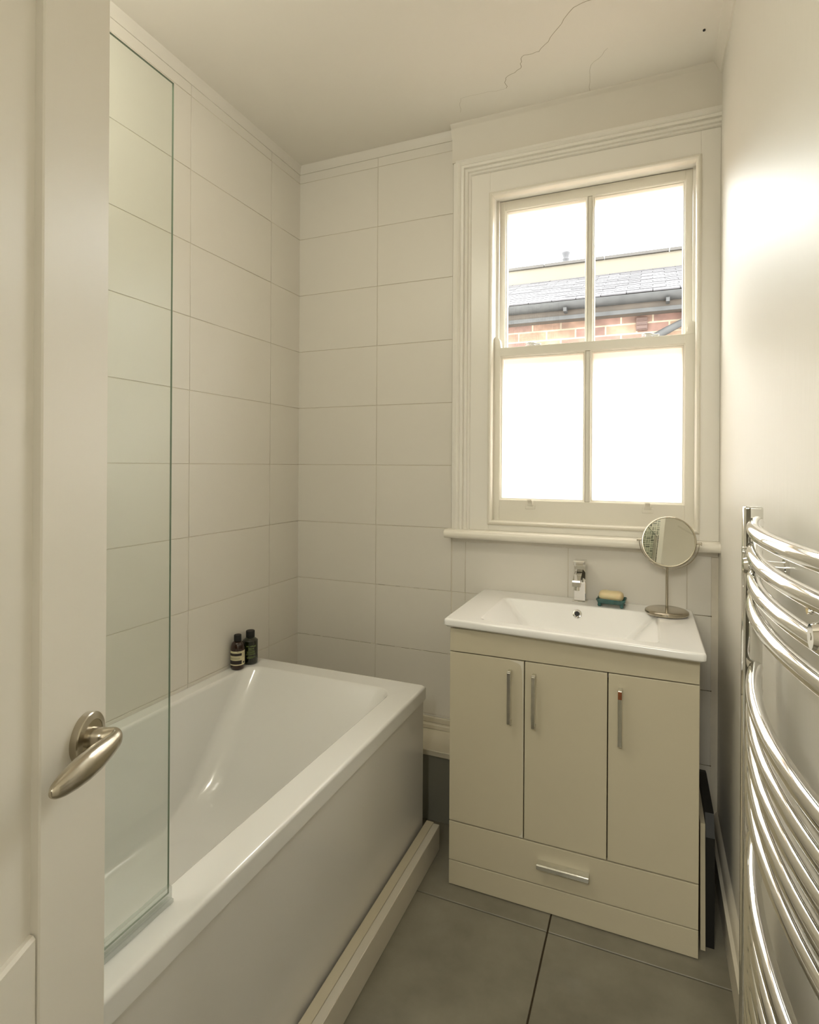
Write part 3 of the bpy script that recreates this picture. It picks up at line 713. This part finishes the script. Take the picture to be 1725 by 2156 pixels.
# refine with Catmull-Rom
def cr(P, R, k=5):
    o1, o2 = [], []
    for i in range(len(P)-1):
        p0, p1, p2, p3 = (Vector(P[max(i-1, 0)]), Vector(P[i]), Vector(P[i+1]), Vector(P[min(i+2, len(P)-1)]))
        for j in range(k):
            t = j/k; o1.append(.5*((2*p1)+(-p0+p2)*t+(2*p0-5*p1+4*p2-p3)*t*t+(-p0+3*p1-3*p2+p3)*t**3))
            o2.append(tuple(R[i][q]*(1-t)+R[i+1][q]*t for q in (0, 1)))
    o1.append(Vector(P[-1])); o2.append(R[-1]); return o1, o2
p_, r_ = cr(path, [(a*1.2, b*1.22) for a, b in rad]); tube(bm, p_, r_, 28)
obj('lever', bm, M['nickel'], ro, smooth=60)

# ---------------------------------------------------------------- towel radiator on the right wall
RX, RY0, RY1 = 1.614, -1.0, -1.53
rad_ = tag(empty('towel_radiator', (RX, (RY0+RY1)/2, .15)), 'curved chrome ladder towel radiator on the right wall', 'towel radiator')
def rat(name, bm, m, smooth=None, parent=None):
    o = obj(name, bm, m, smooth=smooth); o.parent = rad_; o.matrix_parent_inverse = Matrix.Translation(rad_.location).inverted(); return o
for y0, y1 in ((RY0, RY0+.030), (RY1-.030, RY1)):
    bm = B(); box(bm, RX-.0148, RX+.0148, y0, y1, .12, 1.241, .0035, 3); rat('upright', bm, M['chrome'], 40)
zs = [1.2137-.0405*k for k in range(4)] + [.961-.0405*k for k in range(5)] + [.677-.0405*k for k in range(13)]
SAG = .031
for z in zs:
    bm = B(); pts = []
    for i in range(33):
        t = i/32; y = RY0+.002+(RY1-RY0-.004)*t; pts.append((RX+.005-4*SAG*t*(1-t), y, z))
    tube(bm, pts, .011, 22, caps=False); rat('bar', bm, M['chrome'], 60)
for (y, z, yw) in ((RY0-.030, 1.1415, RY0-.030), (RY0-.030, .19, RY0-.03), (RY1+.060, .19, RY1+.06), (RY1+.056, 1.1415, RY1+.056)):
    bm = B()
    cyl(bm, (RX+.010, y, z), (W-.004, yw, z-.001), .0115, 26); cyl(bm, (W-.006, yw, z-.001), (W-.0002, yw, z-.001), .017, 26)
    cyl(bm, (RX-.020, y+.002, z), (RX-.014, y+.002, z), .0125, 28, .0150); cyl(bm, (RX-.014, y+.002, z), (RX+.012, y+.002, z), .0150, 28)
    cyl(bm, (RX-.0205, y+.002, z), (RX-.0195, y+.002, z), .004, 6)
    cyl(bm, (RX-.019, y+.020, z+.024), (RX-.010, y+.020, z+.024), .006, 16)
    rat('wall_bracket', bm, M['chrome'], 35)
tag(rad_, 'curved chrome ladder towel radiator on the right wall', 'towel radiator')

# ---------------------------------------------------------------- bathroom scale stood on edge beside the vanity
sc_ = tag(empty('bathroom_scale', (1.60, -.25, 0)), 'cream and black bathroom scale stood upright between vanity and right wall', 'bathroom scale')
bm = B()
prism(bm, [(-.42, .004), (-.13, .004), (-.13, .33), (-.39, .33)], 'x', 1.580, 1.592)
at(sc_, 'white_platform', bm, M['cab'])
bm = B(); prism(bm, [(-.40, .001), (-.11, .001), (-.11, .345), (-.14, .352), (-.37, .352), (-.40, .30)], 'x', 1.593, 1.615)
at(sc_, 'black_body', bm, M['black'])

# ---------------------------------------------------------------- outside: the house across the yard
struct(obj('ground', (lambda bm: (box(bm, -8, 10, .27, 12, -3.1, -3.0), bm)[1])(B()), M['ground']))
hs_ = tag(empty('neighbouring_house', (1.2, 2.6, -3)), 'brick house with slate roof, dark gutter and cream parapet seen through the upper panes', 'house')
bm = B(); box(bm, -5, 7, 2.5, 2.75, -3, 2.55); at(hs_, 'brick_wall', bm, M['brick'])
bm = B(); box(bm, -5, 7, 2.40, 2.50, 2.455, 2.575, .004); at(hs_, 'fascia', bm, M['fascia'])
bm = B()
prof = [(2.385+.055*math.cos(a), 2.580+.055*math.sin(a)) for a in [PI+PI*i/12 for i in range(13)]]+[(2.385+.048*math.cos(a), 2.580+.048*math.sin(a)) for a in [2*PI-PI*i/12 for i in range(13)]]
prism(bm, prof, 'x', -5, 7)
for x in [-.6+.72*k for k in range(5)]: box(bm, x-.012, x+.012, 2.325, 2.44, 2.500, 2.530)
box(bm, -5, 7, 2.385, 2.40, 2.452, 2.482)
at(hs_, 'gutter', bm, M['gutter'], 40)
# slate roof in stepped courses
bm = B(); P0, rise, run = (2.33, 2.585), .466, 1.0
nrow = 13; sl_ = 1.20/nrow
for r in range(nrow):
    y = P0[0]+sl_*r*.907*1.0; z = P0[1]+sl_*r*.423
    x = -1.6+(.09 if r % 2 else 0)
    while x < 3.6:
        g_ = random.uniform(.0, .004); dz = random.uniform(-.002, .003)
        v = [(x+.0025, y, z+dz), (x+.178, y, z+dz), (x+.178, y+sl_*1.5*.907, z+sl_*1.5*.423-.007), (x+.0025, y+sl_*1.5*.907, z+sl_*1.5*.423-.007)]
        lo_ = [bm.verts.new(q) for q in v]; hi_ = [bm.verts.new((q[0], q[1]-.003, q[2]+.009)) for q in v]
        bm.faces.new(lo_[::-1]); bm.faces.new(hi_)
        for i in range(4): bm.faces.new((lo_[i], lo_[(i+1) % 4], hi_[(i+1) % 4], hi_[i]))
        x += .18
at(hs_, 'slate_roof', bm, M['slate'])
bm = B(); prism(bm, [(2.42, 2.57), (3.55, 3.09), (3.55, 2.57)], 'x', -5, 7); at(hs_, 'roof_deck', bm, M['jointdark'])
bm = B(); box(bm, -5, 7, 3.42, 3.66, 2.9, 3.232); at(hs_, 'parapet', bm, M['render'])
bm = B()
x = -5
while x < 7: box(bm, x, x+.545, 3.40, 3.68, 3.232, 3.262, .003); x += .55
at(hs_, 'coping', bm, M['coping'])
bm = B(); lathe(bm, [(.055, 0), (.050, .03), (.036, .06), (.034, .15), (.038, .155), (.038, .165), (.032, .17), (.034, .20), (.044, .22), (.044, .235), (0, .235)], 24, (.595, 4.2, 3.40)); box(bm, .50, .69, 4.1, 4.3, 2.9, 3.41)
at(hs_, 'vent_pot', bm, M['clay'], 40)
bm = B(); box(bm, 1.345, 1.425, 2.478, 2.5, 2.34, 2.44, .003)
for k in range(3): box(bm, 1.35, 1.42, 2.468, 2.48, 2.35+.03*k, 2.353+.03*k)
at(hs_, 'wall_vent', bm, M['vent'])
bm = B(); tube(bm, [(1.40, 2.43, 2.235), (1.56, 2.43, 2.315), (1.70, 2.43, 2.385), (1.705, 2.42, 2.56)], .028, 18); at(hs_, 'drain_pipe', bm, M['gutter'], 50)
